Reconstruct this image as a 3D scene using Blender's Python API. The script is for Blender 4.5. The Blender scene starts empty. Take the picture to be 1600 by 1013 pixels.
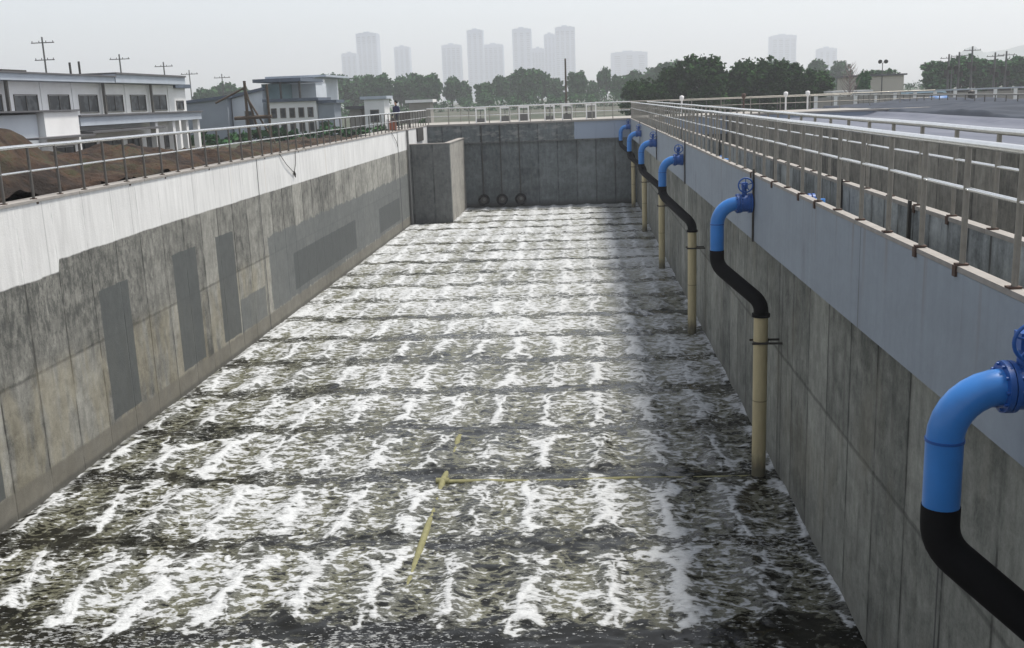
import bpy, bmesh, math, random
import numpy as np
from mathutils import Vector, Matrix
random.seed(7); rng = np.random.default_rng(7)
C = bpy.context.scene.collection
SC = bpy.context.scene
PI = math.pi

# ------------------------------------------------------------------ camera, world, sun
cam = bpy.data.cameras.new('camera'); cam.lens = 35.82; cam.sensor_width = 36; cam.clip_start = .1; cam.clip_end = 9000
camo = bpy.data.objects.new('camera', cam); C.objects.link(camo); SC.camera = camo
_r, _u, _b = (0.997087, 0.066739, -0.036918), (0.021551, 0.217783, 0.975759), (0.073161, -0.973713, 0.21571)
M = Matrix.Identity(4)
for i in range(3):
    M[i][0], M[i][1], M[i][2] = _r[i], _u[i], _b[i]
M[0][3], M[1][3], M[2][3] = 0, 0, 6.8
camo.matrix_world = M

SUN = Vector((.37, .22, 1)).normalized()            # direction towards the sun
w = bpy.data.worlds.new('World'); SC.world = w; w.use_nodes = True
nt = w.node_tree; nt.nodes.clear()
sky = nt.nodes.new('ShaderNodeTexSky'); sky.sky_type = 'NISHITA'; sky.sun_disc = False
sky.sun_elevation = math.asin(SUN.z); sky.sun_rotation = math.atan2(SUN.x, SUN.y)
sky.air_density = 1.0; sky.dust_density = 1; sky.ozone_density = 1; sky.altitude = 0
bg = nt.nodes.new('ShaderNodeBackground'); bg.inputs['Strength'].default_value = .15
hs = nt.nodes.new('ShaderNodeHueSaturation'); hs.inputs['Saturation'].default_value = .3
out = nt.nodes.new('ShaderNodeOutputWorld')
nt.links.new(sky.outputs[0], hs.inputs['Color']); nt.links.new(hs.outputs[0], bg.inputs[0]); nt.links.new(bg.outputs[0], out.inputs[0])
sl = bpy.data.lights.new('sun', 'SUN'); sl.energy = 3.9; sl.angle = math.radians(10); sl.color = (1, .95, .87)
slo = bpy.data.objects.new('sun', sl); C.objects.link(slo); slo.rotation_euler = (-SUN).to_track_quat('-Z', 'Y').to_euler()
vs = SC.view_settings; vs.view_transform = 'Standard'; vs.look = 'None'; vs.gamma = 1; vs.exposure = .2
SC.cycles.use_denoising = True; SC.cycles.max_bounces = 6; SC.cycles.volume_bounces = 1

# ------------------------------------------------------------------ node helpers
ALB = 1.58
class S:                                             # scalar socket expression
    def __init__(s, t, k): s.t, s.k = t, k
    def _m(s, op, *a, clamp=False):
        n = s.t.nodes.new('ShaderNodeMath'); n.operation = op; n.use_clamp = clamp
        for i, v in enumerate((s,) + a):
            if isinstance(v, S): s.t.links.new(v.k, n.inputs[i])
            else: n.inputs[i].default_value = float(v)
        return S(s.t, n.outputs[0])
    def __add__(s, o): return s._m('ADD', o)
    __radd__ = __add__
    def __mul__(s, o): return s._m('MULTIPLY', o)
    __rmul__ = __mul__
    def __sub__(s, o): return s._m('SUBTRACT', o)
    def __rsub__(s, o): return (s * -1) + o
    def __truediv__(s, o): return s._m('DIVIDE', o)
    def __pow__(s, o): return s._m('POWER', o)
    def abs(s): return s._m('ABSOLUTE')
    def fl(s): return s._m('FLOOR')
    def fr(s): return s._m('FRACT')
    def sin(s): return s._m('SINE')
    def mn(s, o): return s._m('MINIMUM', o)
    def mx(s, o): return s._m('MAXIMUM', o)
    def cl(s): return s._m('ADD', 0, clamp=True)
    def ss(s, a, b):                                 # smoothstep a->b
        n = s.t.nodes.new('ShaderNodeMapRange'); n.interpolation_type = 'SMOOTHSTEP'
        s.t.links.new(s.k, n.inputs[0])
        for i, v in ((1, a), (2, b)):
            if isinstance(v, S): s.t.links.new(v.k, n.inputs[i])
            else: n.inputs[i].default_value = v
        return S(s.t, n.outputs[0])

class Mat:
    def __init__(m, name, rough=.8, metal=0., spec=None):
        m.m = bpy.data.materials.new(name); m.m.use_nodes = True; m.t = m.m.node_tree
        m.b = m.t.nodes['Principled BSDF']; m.b.inputs['Roughness'].default_value = rough; m.b.inputs['Metallic'].default_value = metal
        if spec is not None: m.b.inputs['Specular IOR Level'].default_value = spec
        tc = m.t.nodes.new('ShaderNodeTexCoord'); m.P = tc.outputs['Object']
        sp = m.t.nodes.new('ShaderNodeSeparateXYZ'); m.t.links.new(m.P, sp.inputs[0])
        m.x, m.y, m.z = (S(m.t, o) for o in sp.outputs)
    def vec(m, x, y, z=0.):
        n = m.t.nodes.new('ShaderNodeCombineXYZ')
        for i, v in enumerate((x, y, z)):
            if isinstance(v, S): m.t.links.new(v.k, n.inputs[i])
            else: n.inputs[i].default_value = v
        return n.outputs[0]
    def noise(m, v=None, scale=1., detail=3., rough=.55, dist=0.):
        n = m.t.nodes.new('ShaderNodeTexNoise'); m.t.links.new(m.P if v is None else v, n.inputs['Vector'])
        n.inputs['Scale'].default_value = scale; n.inputs['Detail'].default_value = detail; n.inputs['Roughness'].default_value = rough
        n.inputs['Distortion'].default_value = dist
        return S(m.t, n.outputs[0])
    def vor(m, v=None, scale=1., feat='DISTANCE_TO_EDGE', rnd=1.):
        n = m.t.nodes.new('ShaderNodeTexVoronoi'); n.feature = feat; m.t.links.new(m.P if v is None else v, n.inputs['Vector'])
        n.inputs['Scale'].default_value = scale; n.inputs['Randomness'].default_value = rnd
        return S(m.t, n.outputs['Distance'])
    def white(m, v):
        n = m.t.nodes.new('ShaderNodeTexWhiteNoise'); m.t.links.new(v, n.inputs['Vector']); return S(m.t, n.outputs[0])
    def mix(m, f, a, b):
        n = m.t.nodes.new('ShaderNodeMix'); n.data_type = 'RGBA'
        if isinstance(f, S): m.t.links.new(f.k, n.inputs[0])
        else: n.inputs[0].default_value = f
        for i, v in ((6, a), (7, b)):
            if isinstance(v, tuple): n.inputs[i].default_value = (*v, 1)
            else: m.t.links.new(v, n.inputs[i])
        return n.outputs[2]
    def mul(m, c, f):                                # colour * scalar
        n = m.t.nodes.new('ShaderNodeVectorMath'); n.operation = 'SCALE'
        if isinstance(c, tuple): n.inputs[0].default_value = c
        else: m.t.links.new(c, n.inputs[0])
        m.t.links.new(f.k, n.inputs[3]); return n.outputs[0]
    def col(m, c, k=ALB):
        if k != 1: c = tuple(min(.8, v * k) for v in c) if isinstance(c, tuple) else m.mul(c, m.x * 0 + k)
        if isinstance(c, tuple): m.b.inputs['Base Color'].default_value = (*c, 1)
        else: m.t.links.new(c, m.b.inputs['Base Color'])
        return m
    def rough(m, f): m.t.links.new(f.k, m.b.inputs['Roughness']); return m
    def bump(m, f, dist=.01, strength=1.):
        n = m.t.nodes.new('ShaderNodeBump'); n.inputs['Distance'].default_value = dist; n.inputs['Strength'].default_value = strength
        m.t.links.new(f.k, n.inputs['Height']); m.t.links.new(n.outputs[0], m.b.inputs['Normal']); return m

def simple(name, c, rough=.7, metal=0., var=.25, sc=3., bump=0.):
    m = Mat(name, rough, metal)
    n = m.noise(scale=sc, detail=4)
    m.col(m.mul(c, 1 - var + n * var * 2))
    if bump: m.bump(n, bump)
    return m.m

# ------------------------------------------------------------------ mesh helpers
class MB:
    def __init__(s): s.v, s.f, s.mi, s.sm = [], [], [], []
    def add(s, vs, fs, mi=0, smooth=False):
        o = len(s.v); s.v += [tuple(v) for v in vs]
        for f in fs: s.f.append(tuple(i + o for i in f)); s.mi.append(mi); s.sm.append(smooth)
    def box(s, x0, x1, y0, y1, z0, z1, mi=0):
        v = [(x, y, z) for z in (z0, z1) for y in (y0, y1) for x in (x0, x1)]
        s.add(v, [(0, 2, 3, 1), (4, 5, 7, 6), (0, 1, 5, 4), (2, 6, 7, 3), (0, 4, 6, 2), (1, 3, 7, 5)], mi); return s
    def tube(s, pts, r, n=12, mi=0, cap=True):
        pts = [Vector(p) for p in pts]; rs = r if isinstance(r, (list, tuple)) else [r] * len(pts)
        rings = []; side = None
        for i, p in enumerate(pts):
            d = (pts[min(i + 1, len(pts) - 1)] - pts[max(i - 1, 0)]).normalized()
            if side is None:
                side = d.cross(Vector((0, 0, 1)) if abs(d.z) < .9 else Vector((1, 0, 0))).normalized()
            else: side = (side - d * side.dot(d)).normalized()
            u = side.cross(d)
            rings.append([p + (side * math.cos(2 * PI * k / n) + u * math.sin(2 * PI * k / n)) * rs[i] for k in range(n)])
        vs = [v for rg in rings for v in rg]; fs = []
        for i in range(len(pts) - 1):
            for k in range(n):
                a, b = i * n + k, i * n + (k + 1) % n
                fs.append((a, a + n, b + n, b))
        s.add(vs, fs, mi, True)
        if cap:
            s.add(rings[0], [tuple(range(n))], mi); s.add(rings[-1], [tuple(range(n))[::-1]], mi)
        return s
    def build(s, name, mats, parent=None, loc=None):
        me = bpy.data.meshes.new(name); me.from_pydata(s.v, [], s.f)
        for m in (mats if isinstance(mats, (list, tuple)) else [mats]): me.materials.append(m)
        me.polygons.foreach_set('material_index', s.mi); me.polygons.foreach_set('use_smooth', s.sm); me.update()
        o = bpy.data.objects.new(name, me); C.objects.link(o)
        if parent: o.parent = parent
        if loc: o.location = loc
        return o

def tag(o, label=None, cat=None, group=None, kind=None):
    if label: o['label'] = label
    if cat: o['category'] = cat
    if group: o['group'] = group
    if kind: o['kind'] = kind
    return o
def empty(name, loc, label, cat, group=None, rz=0, sc=None):
    o = bpy.data.objects.new(name, None); C.objects.link(o); o.location = loc; o.rotation_euler.z = rz
    if sc: o.scale = sc
    return tag(o, label, cat, group)
def child(src, parent, loc=None):
    c = src.copy(); C.objects.link(c); c.parent = parent
    if loc is not None: c.location = loc
    return c
def copy_tree(o, parent=None):
    c = o.copy(); C.objects.link(c); c.parent = parent
    for ch in list(o.children): copy_tree(ch, c)
    return c
def bez(p0, p1, p2, n=8):
    p0, p1, p2 = map(Vector, (p0, p1, p2))
    return [p0 * (1 - t) ** 2 + p1 * 2 * t * (1 - t) + p2 * t * t for t in [i / n for i in range(n + 1)]]
ORD = 'first second third fourth fifth sixth seventh eighth ninth tenth eleventh twelfth thirteenth fourteenth fifteenth sixteenth'.split()

XL, XR, XB, YE, ZC = -9.88, 3.39, 3.01, 65.8, 5.345

# ------------------------------------------------------------------ materials
def concrete(name, L, dark=(.085, .083, .075), light=(.24, .235, .21), joint=1.22, pour=2.25, off=0.):
    """weathered board-formed concrete; L = 'x' or 'y' run of the wall. returns Mat, colour"""
    m = Mat(name, .85); a = m.y if L == 'y' else m.x
    v = m.vec(a, m.z * .22, 0.); v2 = m.vec(a * 1., m.z * 1., 3.3)
    big = m.noise(m.vec(a * .5, m.z * .7, 1.), 1, 4, .6)
    strk = m.noise(v, 5.5, 5, .7); grain = m.noise(m.vec(a, m.z, 7.), 28, 4, .7)
    mott = m.noise(v2, 3.2, 6, .72, .4)
    pan = m.white(m.vec(((a + off) / joint).fl(), (m.z / pour).fl(), 2.))
    f = ((big * .6 + strk * .75 + mott * .95 + grain * .35 + pan * .3 - 1.42) * 1.5 + .42).cl()
    c = m.mix(f, dark, light)
    jd = ((((a + off) / joint).fr() - .5).abs() * -1 + .5) * joint           # distance to joint
    jn = m.noise(m.vec(a * .3, m.z * 1.2, 5.), 1.5, 3)
    j = (1 - jd.ss(.008, .035)) * jn.ss(.3, .6)
    pl = (1 - (m.z - pour + mott * .08 - .04).abs().ss(.01, .05)) * .7
    hl = (jd.ss(.03, .09) * -1 + 1) * .35
    c = m.mul(c, 1 - (j.mx(pl)) * .62 - hl * .4)
    st = (m.noise(m.vec(a * 2.3, m.z * .08, 9.), 2.2, 3).ss(.56, .72)) * m.noise(v2, .9, 2).ss(.4, .6)
    c = m.mix(st * .5, c, (.045, .043, .038))
    m.bump(grain * .45 + mott * .6 - j * 1.2, .012)
    return m, c, a, mott, grain, strk
def rect(m, a, z, a0, a1, z0, z1, wob, amt=.12, soft=.03):
    aa = a + (wob - .5) * amt; zz = z + (wob - .5) * amt * 1.6
    return aa.ss(a0 - soft, a0 + soft) * (1 - aa.ss(a1 - soft, a1 + soft)) * zz.ss(z0 - soft, z0 + soft) * (1 - zz.ss(z1 - soft, z1 + soft))

def mat_left():
    m, c, a, mott, grain, strk = concrete('left_concrete', 'y', (.045, .046, .042), (.24, .236, .212), 1.22, 2.28)
    z = m.z
    wob = m.noise(m.vec(a, z, 4.), 2.2, 5, .65)
    # ochre and green stain on the lower lift
    st = (1 - z.ss(2.0, 2.6)) * (1 - a.ss(29, 33)) * m.noise(m.vec(a * 1.6, z * .4, 12.), 1.6, 4).ss(.38, .6)
    c = m.mix(st * .45, c, m.mul((.17, .15, .1), .45 + mott * 1.1))
    # black mould high on the near end
    bk = (1 - a.ss(20, 26)) * m.noise(m.vec(a * 3, z * 1.2, 20.), 2.6, 7, .8).ss(.47, .56) * z.ss(1.8, 3.2)
    c = m.mix(bk * .75, c, (.035, .037, .035))
    cem = m.mul((.075, .082, .082), .7 + mott * .45 + strk * .15)
    cem2 = m.mul((.047, .052, .052), .7 + mott * .4 + strk * .25)
    c = m.mix(rect(m, a, z, 31.05, 70, .5, 2.87, wob, .3) * .85, c, cem)
    c = m.mix(rect(m, a, z, 28.05, 30.4, .5, 1.45, wob) * .8, c, cem)
    for (a0, a1, z0, z1) in ((19.75, 21.1, .55, 3.3), (23.6, 25.1, .55, 3.45), (26.55, 27.95, .55, 3.47), (13.2, 15.6, .5, 1.5)):
        c = m.mix(rect(m, a, z, a0, a1, z0, z1, wob, .06, .015) * .92, c, cem2)
    c = m.mix(rect(m, a, z, 33.7, 43.4, .7, 1.95, wob, .05, .02) * .9, c, cem2)
    c = m.mix(rect(m, a, z, 48.6, 54.3, .66, 1.85, wob, .05, .02) * .9, c, cem2)
    base = m.mul((.1, .094, .078), .65 + mott * .7)
    c = m.mix((1 - (z + wob * .1).ss(.5, .58)) * .85, c, base)
    c = m.mix(1 - (z + wob * .06).ss(.08, .18), c, m.mul((.06, .058, .05), .6 + mott))
    # white render along the top, its lower edge ragged near the camera
    step = (1 - a.ss(18.3, 18.38)) * .22
    edge = m.noise(m.vec((a * 1.3).fl(), 0., 3.), 3.7, 2) * .12 * (1 - a.ss(18, 24)) + (wob - .5) * .05
    wm = (z + step + edge).ss(4.2, 4.235)
    wd = m.noise(m.vec(a * 1.6, z * .12, 30.), 4.5, 5, .65); wl = m.noise(m.vec(a * .35, z * .4, 31.), 1.2, 3)
    wc = m.mul((.46, .46, .455), .52 + wd * .6 + wl * .3)
    rs = m.noise(m.vec(a * 3.2, z * .03, 40.), 1.1, 2).ss(.66, .74)
    wc = m.mix(rs * .45, wc, (.3, .24, .15))
    wj = 1 - ((a + .3) / 3.66).fr().ss(.0, .012)
    wc = m.mul(wc, 1 - wj * .35)
    c = m.mix(wm, c, wc)
    xj = 1 - (a - 30.62).abs().ss(.03, .05)
    xj2 = 1 - (a - 54.8).abs().ss(.07, .12)
    c = m.mix((xj.mx(xj2)) * .9, c, (.03, .032, .033))
    m.col(c); return m.m

def mat_right():
    m, c, a, mott, grain, strk = concrete('right_concrete', 'y', (.052, .056, .05), (.215, .22, .198), 1.21, 2.25, .3)
    wob = m.noise(m.vec(a, m.z, 4.), 2.2, 5, .65)
    st = m.noise(m.vec(a * .9, m.z * .35, 12.), 1.6, 4).ss(.5, .7)
    c = m.mix(st * .35, c, (.1, .09, .065))
    c = m.mix((1 - (m.z + wob * .3).ss(.3, .5)) * .4, c, (.1, .1, .09))
    jj = None
    for y in (9.5, 17.58, 29.6, 41.2, 53.):
        k = 1 - (a - y).abs().ss(.012, .03); jj = k if jj is None else jj.mx(k)
    c = m.mix(jj * .85, c, (.03, .03, .03))
    m.col(c); return m.m

def mat_band(name='grey_render', c0=(.165, .19, .22), ax='y'):
    m = Mat(name, .75); a = m.y if ax == 'y' else m.x
    n1 = m.noise(m.vec(a * .6, m.z * 1.2, 0.), 1.5, 4); n2 = m.noise(m.vec(a, m.z, 5.), 9, 5, .65); n3 = m.noise(m.vec(a * 3, m.z * .2, 8.), 2, 4)
    c = m.mul(c0, .62 + n1 * .3 + n2 * .2 + n3 * .26)
    lj = None
    for y in (11.32, 24.4, 36.6, 48.9, 57.):
        k = 1 - (a - y).abs().ss(.008, .02); lj = k if lj is None else lj.mx(k)
    if ax == 'y':
        c = m.mul(c, 1 - lj * .45)
        dr = m.noise(m.vec(a * 4, m.z * .15, 18.), 1.6, 3).ss(.56, .7) * m.z.ss(4.3, 5.3)
        c = m.mix(dr * .4, c, (.13, .11, .09))
    if ax == 'y':
        for y in (6.66, 18.43, 31.2, 42.4, 53.2, 65.1, 11.3, 14.2, 22.6, 27.9):
            k = (1 - (a - y + (n2 - .5) * .12).abs().ss(.02, .16)) * (1 - m.z.ss(4.6, 4.8)) * n3.ss(.3, .6)
            c = m.mix(k * .4, c, (.06, .055, .045))
    m.bump(n2, .004); m.col(c); return m.m

def mat_end():
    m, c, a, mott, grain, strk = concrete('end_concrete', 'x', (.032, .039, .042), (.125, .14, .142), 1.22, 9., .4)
    z = m.z
    wob = m.noise(m.vec(a, z, 4.), 2.2, 5, .65)
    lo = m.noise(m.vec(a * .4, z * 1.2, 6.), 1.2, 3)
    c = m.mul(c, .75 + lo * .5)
    up = z.ss(4.14, 4.2)
    bl = m.noise(m.vec(a * .9, z * 2.2, 60.), 1.5, 5, .7).ss(.5, .62)
    c = m.mix(up * bl * .55, c, (.19, .19, .18))
    c = m.mix(up * (a + (wob - .5) * .1).ss(-.55, -.5), c, (.2, .235, .29))
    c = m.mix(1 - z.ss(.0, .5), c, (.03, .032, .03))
    m.col(c); return m.m

def mat_water():
    m = Mat('aerated_water', .1, spec=.3)
    x, y = m.x, m.y
    w1 = m.noise(m.vec(x, y * .6, 0.), .7, 2); w1b = m.noise(m.vec(x, y, 11.), .8, 2)
    w2 = m.noise(m.vec(x, y * .8, 3.), 2.4, 2, .5); w2b = m.noise(m.vec(x, y, 17.), 2.4, 2, .5)
    xx = x + (w1 - .5) * .5 + (w2 - .5) * .5
    yy = y + (w1b - .5) * 1.7 + (w2b - .5) * 1.0
    cell = (xx - .22) / 1.09 + .5
    rowi = (yy - 14.85) / 2.87
    row = rowi.fr()                                          # 0 at the calmer seams between header rows
    rs = m.white(m.vec(((y - 14.85) / 2.87 + .5).fl(), 0., 4.))
    cr = m.white(m.vec(cell.fl(), rowi.fl(), 1.))            # strength of each plume
    cj = m.white(m.vec(cell.fl(), rowi.fl(), 7.))
    s0 = (cell.fr() - .5 + (cj - .5) * .16).abs() * 1.09     # distance to the plume column
    e = ((row - .47 + (cj - .5) * .16).abs() * 2.1)
    arm = (s0 - (e ** 3.2) * (.42 + cr * .2)).abs()          # the plume forks into arms at both ends
    sp = arm.mn(s0 + e * .12)
    rm = row.ss(.02, .24) * (1 - row.ss(.8, 1.0))
    big = m.noise(m.vec(x * .25, y * .16, 50.), 1, 4)
    far = y.ss(15, 40)  # whitens foam and milk with distance, glare put into the colour
    near = 1 - y.ss(11.9, 12.7)
    n1 = m.noise(m.vec(x * .62 + (w2 - .5) * .3, y * 1.05, 0.), 5.2, 2, .5)
    n2 = m.noise(m.vec(x * .6, y * 1.05, 5.), 12, 3, .6)
    n3 = m.noise(m.vec(x * .5, y * 1.3, 8.), 28, 2, .6)
    d1 = m.vor(m.vec(xx * .6, yy * 1.0, 2.), 3.4)
    net = 1 - (d1 + (n2 - .5) * .12).ss(.0, .17)
    spw = .035 + cr * .045 + (n2 - .5) * .1
    spine = (1 - (sp / spw).ss(.2, 1.9)) * rm * (cr * .7 + .4) * (w2b.ss(.3, .55) * .75 + .25)
    halo = (1 - s0.ss(.05, .45)) * rm
    wsp = m.noise(m.vec(x * .4, y * .5, 66.), 1.3, 3)
    F = (n1 - .5) * 1.15 + (n2 - .5) * 1.0 + (n3 - .5) * .45 + net * .2 + spine * .56 + halo * .07 + (big - .5) * .7 + (wsp - .5) * .35 + (rm - .72) * (.1 + rs * .22) + far * .16 - near * .1 - .075
    white = F.ss(.13, .24)
    milk = F.ss(-.15 - far * .08, .01 - far * .08) * (.55 + rm * .45) * (1 - near * .5)
    fleck = (n3 - .5 + (n2 - .5) * 1.1 + (wsp - .5) * .8 - .07).ss(.08, .16) * .55
    foam = white.mx(fleck).cl()
    wf = (1 - (x - XL).ss(.02, .18)) * n1.ss(.4, .6); foam = foam.mx(wf * .6)
    deep = m.mix(big, (.002, .002, .001), (.008, .0075, .004))
    mk = m.mix(s0.ss(.1, .45), (.15, .155, .135), (.185, .185, .13))
    c = m.mix((milk * (.6 + far * .25)).cl(), deep, mk)
    c = m.mix(foam, c, m.mul((.5, .515, .525), .5 + F.ss(.2, .6) * .3 + n2 * .3 + n3 * .3))
    m.col(c, 1)
    m.rough((foam * .5 + .13 + milk * .2).cl())
    m.t.links.new((.26 - foam * .1).k, m.b.inputs['Specular IOR Level'])
    m.bump(F.mx(-.02) * 1.3 + n2 * .1, .03, .9)
    return m.m

M_left, M_right, M_end, M_water = mat_left(), mat_right(), mat_end(), mat_water()
M_band = mat_band(); M_bandx = mat_band('grey_render_cross', (.165, .19, .22), 'x')
def cc(name, L, d, l, j=1.22, p=9.):
    m, c, *_ = concrete(name, L, d, l, j, p); m.col(c); return m.m
M_chan = cc('channel_concrete', 'y', (.045, .052, .056), (.27, .29, .3), .61, 9.)
M_far = cc('far_tank_concrete', 'y', (.06, .056, .044), (.24, .22, .18), 1.22, 9.)
M_box_shade = cc('box_shade_concrete', 'x', (.035, .038, .04), (.12, .125, .12), 1.22, 9.)  # chamber front: its shade put into a darker concrete tone
M_box_lit = cc('box_lit_concrete', 'y', (.1, .097, .088), (.27, .26, .235), 2.4, 9.)  # sunlit chamber side: same concrete, the light put into a paler tone
M_cop = simple('coping', (.19, .178, .165), .85, var=.3, sc=6, bump=.01)
M_steel = simple('steel_rail', (.5, .5, .49), .25, 1.0, .12, 8)
M_post = simple('post_steel', (.19, .18, .16), .4, .6, .3, 9)
M_postl = simple('post_steel_dark', (.09, .085, .078), .5, .4, .3, 9)
M_rust = simple('rust', (.05, .03, .022), .8, 0, .5, 20)
M_blue = simple('blue_paint', (.025, .135, .38), .32, 0, .16, 5)
M_blued = simple('valve_blue', (.012, .06, .22), .4, 0, .3, 15)
M_black = simple('black_rubber', (.004, .004, .0045), .75, 0, .3, 20)
def mat_beige():
    m = Mat('beige_pipe', .55); n = m.noise(m.vec(m.x * 2, m.y * 2, m.z * .5), 4, 5, .7)
    c = m.mul((.32, .275, .165), .7 + n * .6); c = m.mix(1 - (m.z + n * .4).ss(.3, .7), c, (.1, .09, .06))
    c = m.mul(c, 1 - (1 - (m.z - 1.4).abs().ss(.006, .016)) * .5); m.col(c); return m.m
M_black.node_tree.nodes['Principled BSDF'].inputs['Specular IOR Level'].default_value = .15
M_beige = mat_beige()
M_yel = simple('yellow_pipe', (.13, .125, .06), .8, 0, .5, 9)
M_white = simple('white_wall', (.5, .5, .5), .8, 0, .14, .8)
M_wht2 = simple('pale_grey_wall', (.36, .385, .42), .8, 0, .14, .8)
M_bluewall = simple('blue_grey_sheet', (.17, .19, .22), .6, 0, .16, .6)
M_blueroof = simple('blue_roof', (.05, .065, .09), .5, 0, .3, 1)
M_dkroof = simple('dark_roof', (.07, .07, .075), .7, 0, .3, 1)
M_roofedge = simple('pale_fascia', (.27, .3, .34), .7, 0, .2, 1)
def mat_glass():
    m = Mat('window_glass', .3); n = m.noise(m.vec(m.x * 1.2, m.y * 1.2, m.z * 1.5), 1.1, 2)
    m.col(m.mix(n.ss(.45, .6), (.008, .01, .013), (.05, .055, .06))); return m.m
M_glass = mat_glass()
M_dark = simple('dark_metal', (.035, .033, .03), .6, .2, .3, 4)
M_wood = simple('timber', (.06, .045, .032), .85, 0, .4, 6)
M_pole = simple('concrete_pole', (.09, .09, .088), .85, 0, .2, 4)
M_bark = simple('bark', (.06, .05, .04), .9, 0, .4, 4)
M_tower = simple('hazed_tower', (.26, .3, .36), .8, 0, .1, .02)  # walls lightened towards blue, part of the haze painted in
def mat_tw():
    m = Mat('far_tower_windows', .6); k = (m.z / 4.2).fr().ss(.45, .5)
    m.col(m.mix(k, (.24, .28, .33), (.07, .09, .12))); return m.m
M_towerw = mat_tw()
M_hill = simple('far_hill', (.1, .12, .1), .95, 0, .3, .01)
def mat_soil():
    m = Mat('soil', .95); n = m.noise(scale=.7, detail=8, rough=.7); n2 = m.noise(scale=6, detail=5, rough=.7); g = m.noise(scale=.35, detail=4)
    c = m.mix(n.ss(.35, .65), (.007, .004, .0025), (.05, .026, .014)); c = m.mix(g.ss(.45, .6) * n2.ss(.4, .6) * .8, c, (.02, .026, .012))
    m.col(m.mul(c, .6 + n2 * .8)); m.bump(n2 + n * 2, .12); return m.m
M_soil = mat_soil()
def mat_ground():
    m = Mat('ground', .95); n = m.noise(scale=.05, detail=8, rough=.7); n2 = m.noise(scale=.6, detail=5)
    c = m.mix(n.ss(.4, .6), (.02, .028, .014), (.055, .055, .04)); m.col(m.mul(c, .6 + n2 * .8)); return m.m
M_ground = mat_ground()
def mat_liner():
    m = Mat('blue_grey_liner', .5); n = m.noise(m.vec(m.x * .5, m.y * .15, 0.), 1.3, 5); n2 = m.noise(scale=5, detail=4)
    wel = 1 - (m.x / 2.9).fr().ss(0., .015)
    c = m.mix(n.ss(.35, .65), (.04, .046, .068), (.065, .07, .095)); m.col(m.mul(c, .85 + n2 * .3 - wel * .25)); m.bump(n * 3 + n2 * .2, .05); return m.m
M_liner = mat_liner()
M_linerd = simple('dark_liner', (.012, .018, .03), .85, 0, .4, .5, .05)
M_pave = simple('pale_paving', (.2, .19, .175), .9, 0, .25, 1.5)
def mat_leaf(name, a, b):
    m = Mat(name, .8, spec=.03); g = m.t.nodes.new('ShaderNodeNewGeometry')
    n = m.noise(scale=.55, detail=3); r = S(m.t, g.outputs['Random Per Island'])
    m.col(m.mix((n.ss(.35, .65) * .6 + r * .4).cl(), a, b)); return m.m
M_leafA = mat_leaf('dark_foliage', (.005, .016, .005), (.03, .072, .02))
M_leafB = mat_leaf('mid_foliage', (.012, .038, .018), (.055, .12, .048))

# ------------------------------------------------------------------ ground, water, walkway (the setting)
def grid_mesh(name, xs, ys, zf, mat, kind='structure', smooth=True):
    X, Y = np.meshgrid(xs, ys); Z = zf(X, Y); nx, ny = len(xs), len(ys)
    me = bpy.data.meshes.new(name); v = np.stack([X, Y, Z], -1).reshape(-1, 3)
    i = (np.arange(ny - 1)[:, None] * nx + np.arange(nx - 1)[None]).ravel()
    f = np.stack([i, i + 1, i + nx + 1, i + nx], -1)
    me.from_pydata(v.tolist(), [], f.tolist()); me.polygons.foreach_set('use_smooth', [smooth] * len(f)); me.materials.append(mat); me.update()
    o = bpy.data.objects.new(name, me); C.objects.link(o)
    if kind: o['kind'] = kind
    return o
def vnoise(X, Y, sc, seed):
    g = np.random.default_rng(seed).random((256, 256)); x, y = X * sc + 100.3, Y * sc + 57.7
    xi, yi = np.floor(x).astype(int), np.floor(y).astype(int); fx, fy = x - xi, y - yi
    fx, fy = fx * fx * (3 - 2 * fx), fy * fy * (3 - 2 * fy)
    G = lambda a, b: g[a % 256, b % 256]
    return (G(xi, yi) * (1 - fx) + G(xi + 1, yi) * fx) * (1 - fy) + (G(xi, yi + 1) * (1 - fx) + G(xi + 1, yi + 1) * fx) * fy - .5

GZ = 4.0
HX0, HX1, HY0, HY1 = -10.22, 26., -8., 66.6
g = MB(); R_ = 2400
xs_ = [-R_, HX0, HX1, R_]; ys_ = [-R_, HY0, HY1, R_]
vv = [(x, y, GZ) for y in ys_ for x in xs_]
g.add(vv, [(j * 4 + i, j * 4 + i + 1, j * 4 + i + 5, j * 4 + i + 4) for j in range(3) for i in range(3) if not (i == 1 and j == 1)])
tag(g.build('ground', M_ground), kind='structure')

def wz(X, Y):
    cx = np.abs(((X - .22) / 1.09 + .5) % 1 - .5) * 1.09; row = ((Y - 14.85) / 2.87) % 1
    rm = np.clip((row - .1) / .2, 0, 1) * np.clip((.97 - row) / .2, 0, 1)
    return (np.exp(-(cx / .22) ** 2) * .05 * rm * (1 + 1.2 * vnoise(X, Y, 1.1, 1)) + vnoise(X, Y, 2.3, 2) * .022 + vnoise(X, Y, 6, 3) * .02
            + vnoise(X, Y * 1.6, 12, 5) * .02 - .02)
ysw = [-6.]
while ysw[-1] < YE + .3: ysw.append(ysw[-1] + (.3 if ysw[-1] < 10 else .055 + max(0, ysw[-1] - 14) * .0035))
grid_mesh('water', np.arange(XL - .2, XR + .2, .065), np.array(ysw), wz, M_water)

wk = MB().box(XL - .3, 14, -7.9, .8, 4.95, ZC - .002); tag(wk.build('walkway', M_pave), kind='structure')
wk = MB().box(-12.5, 30, YE + .55, 76, 4.1, ZC - .06); tag(wk.build('paved_yard', M_pave), kind='structure')

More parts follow.
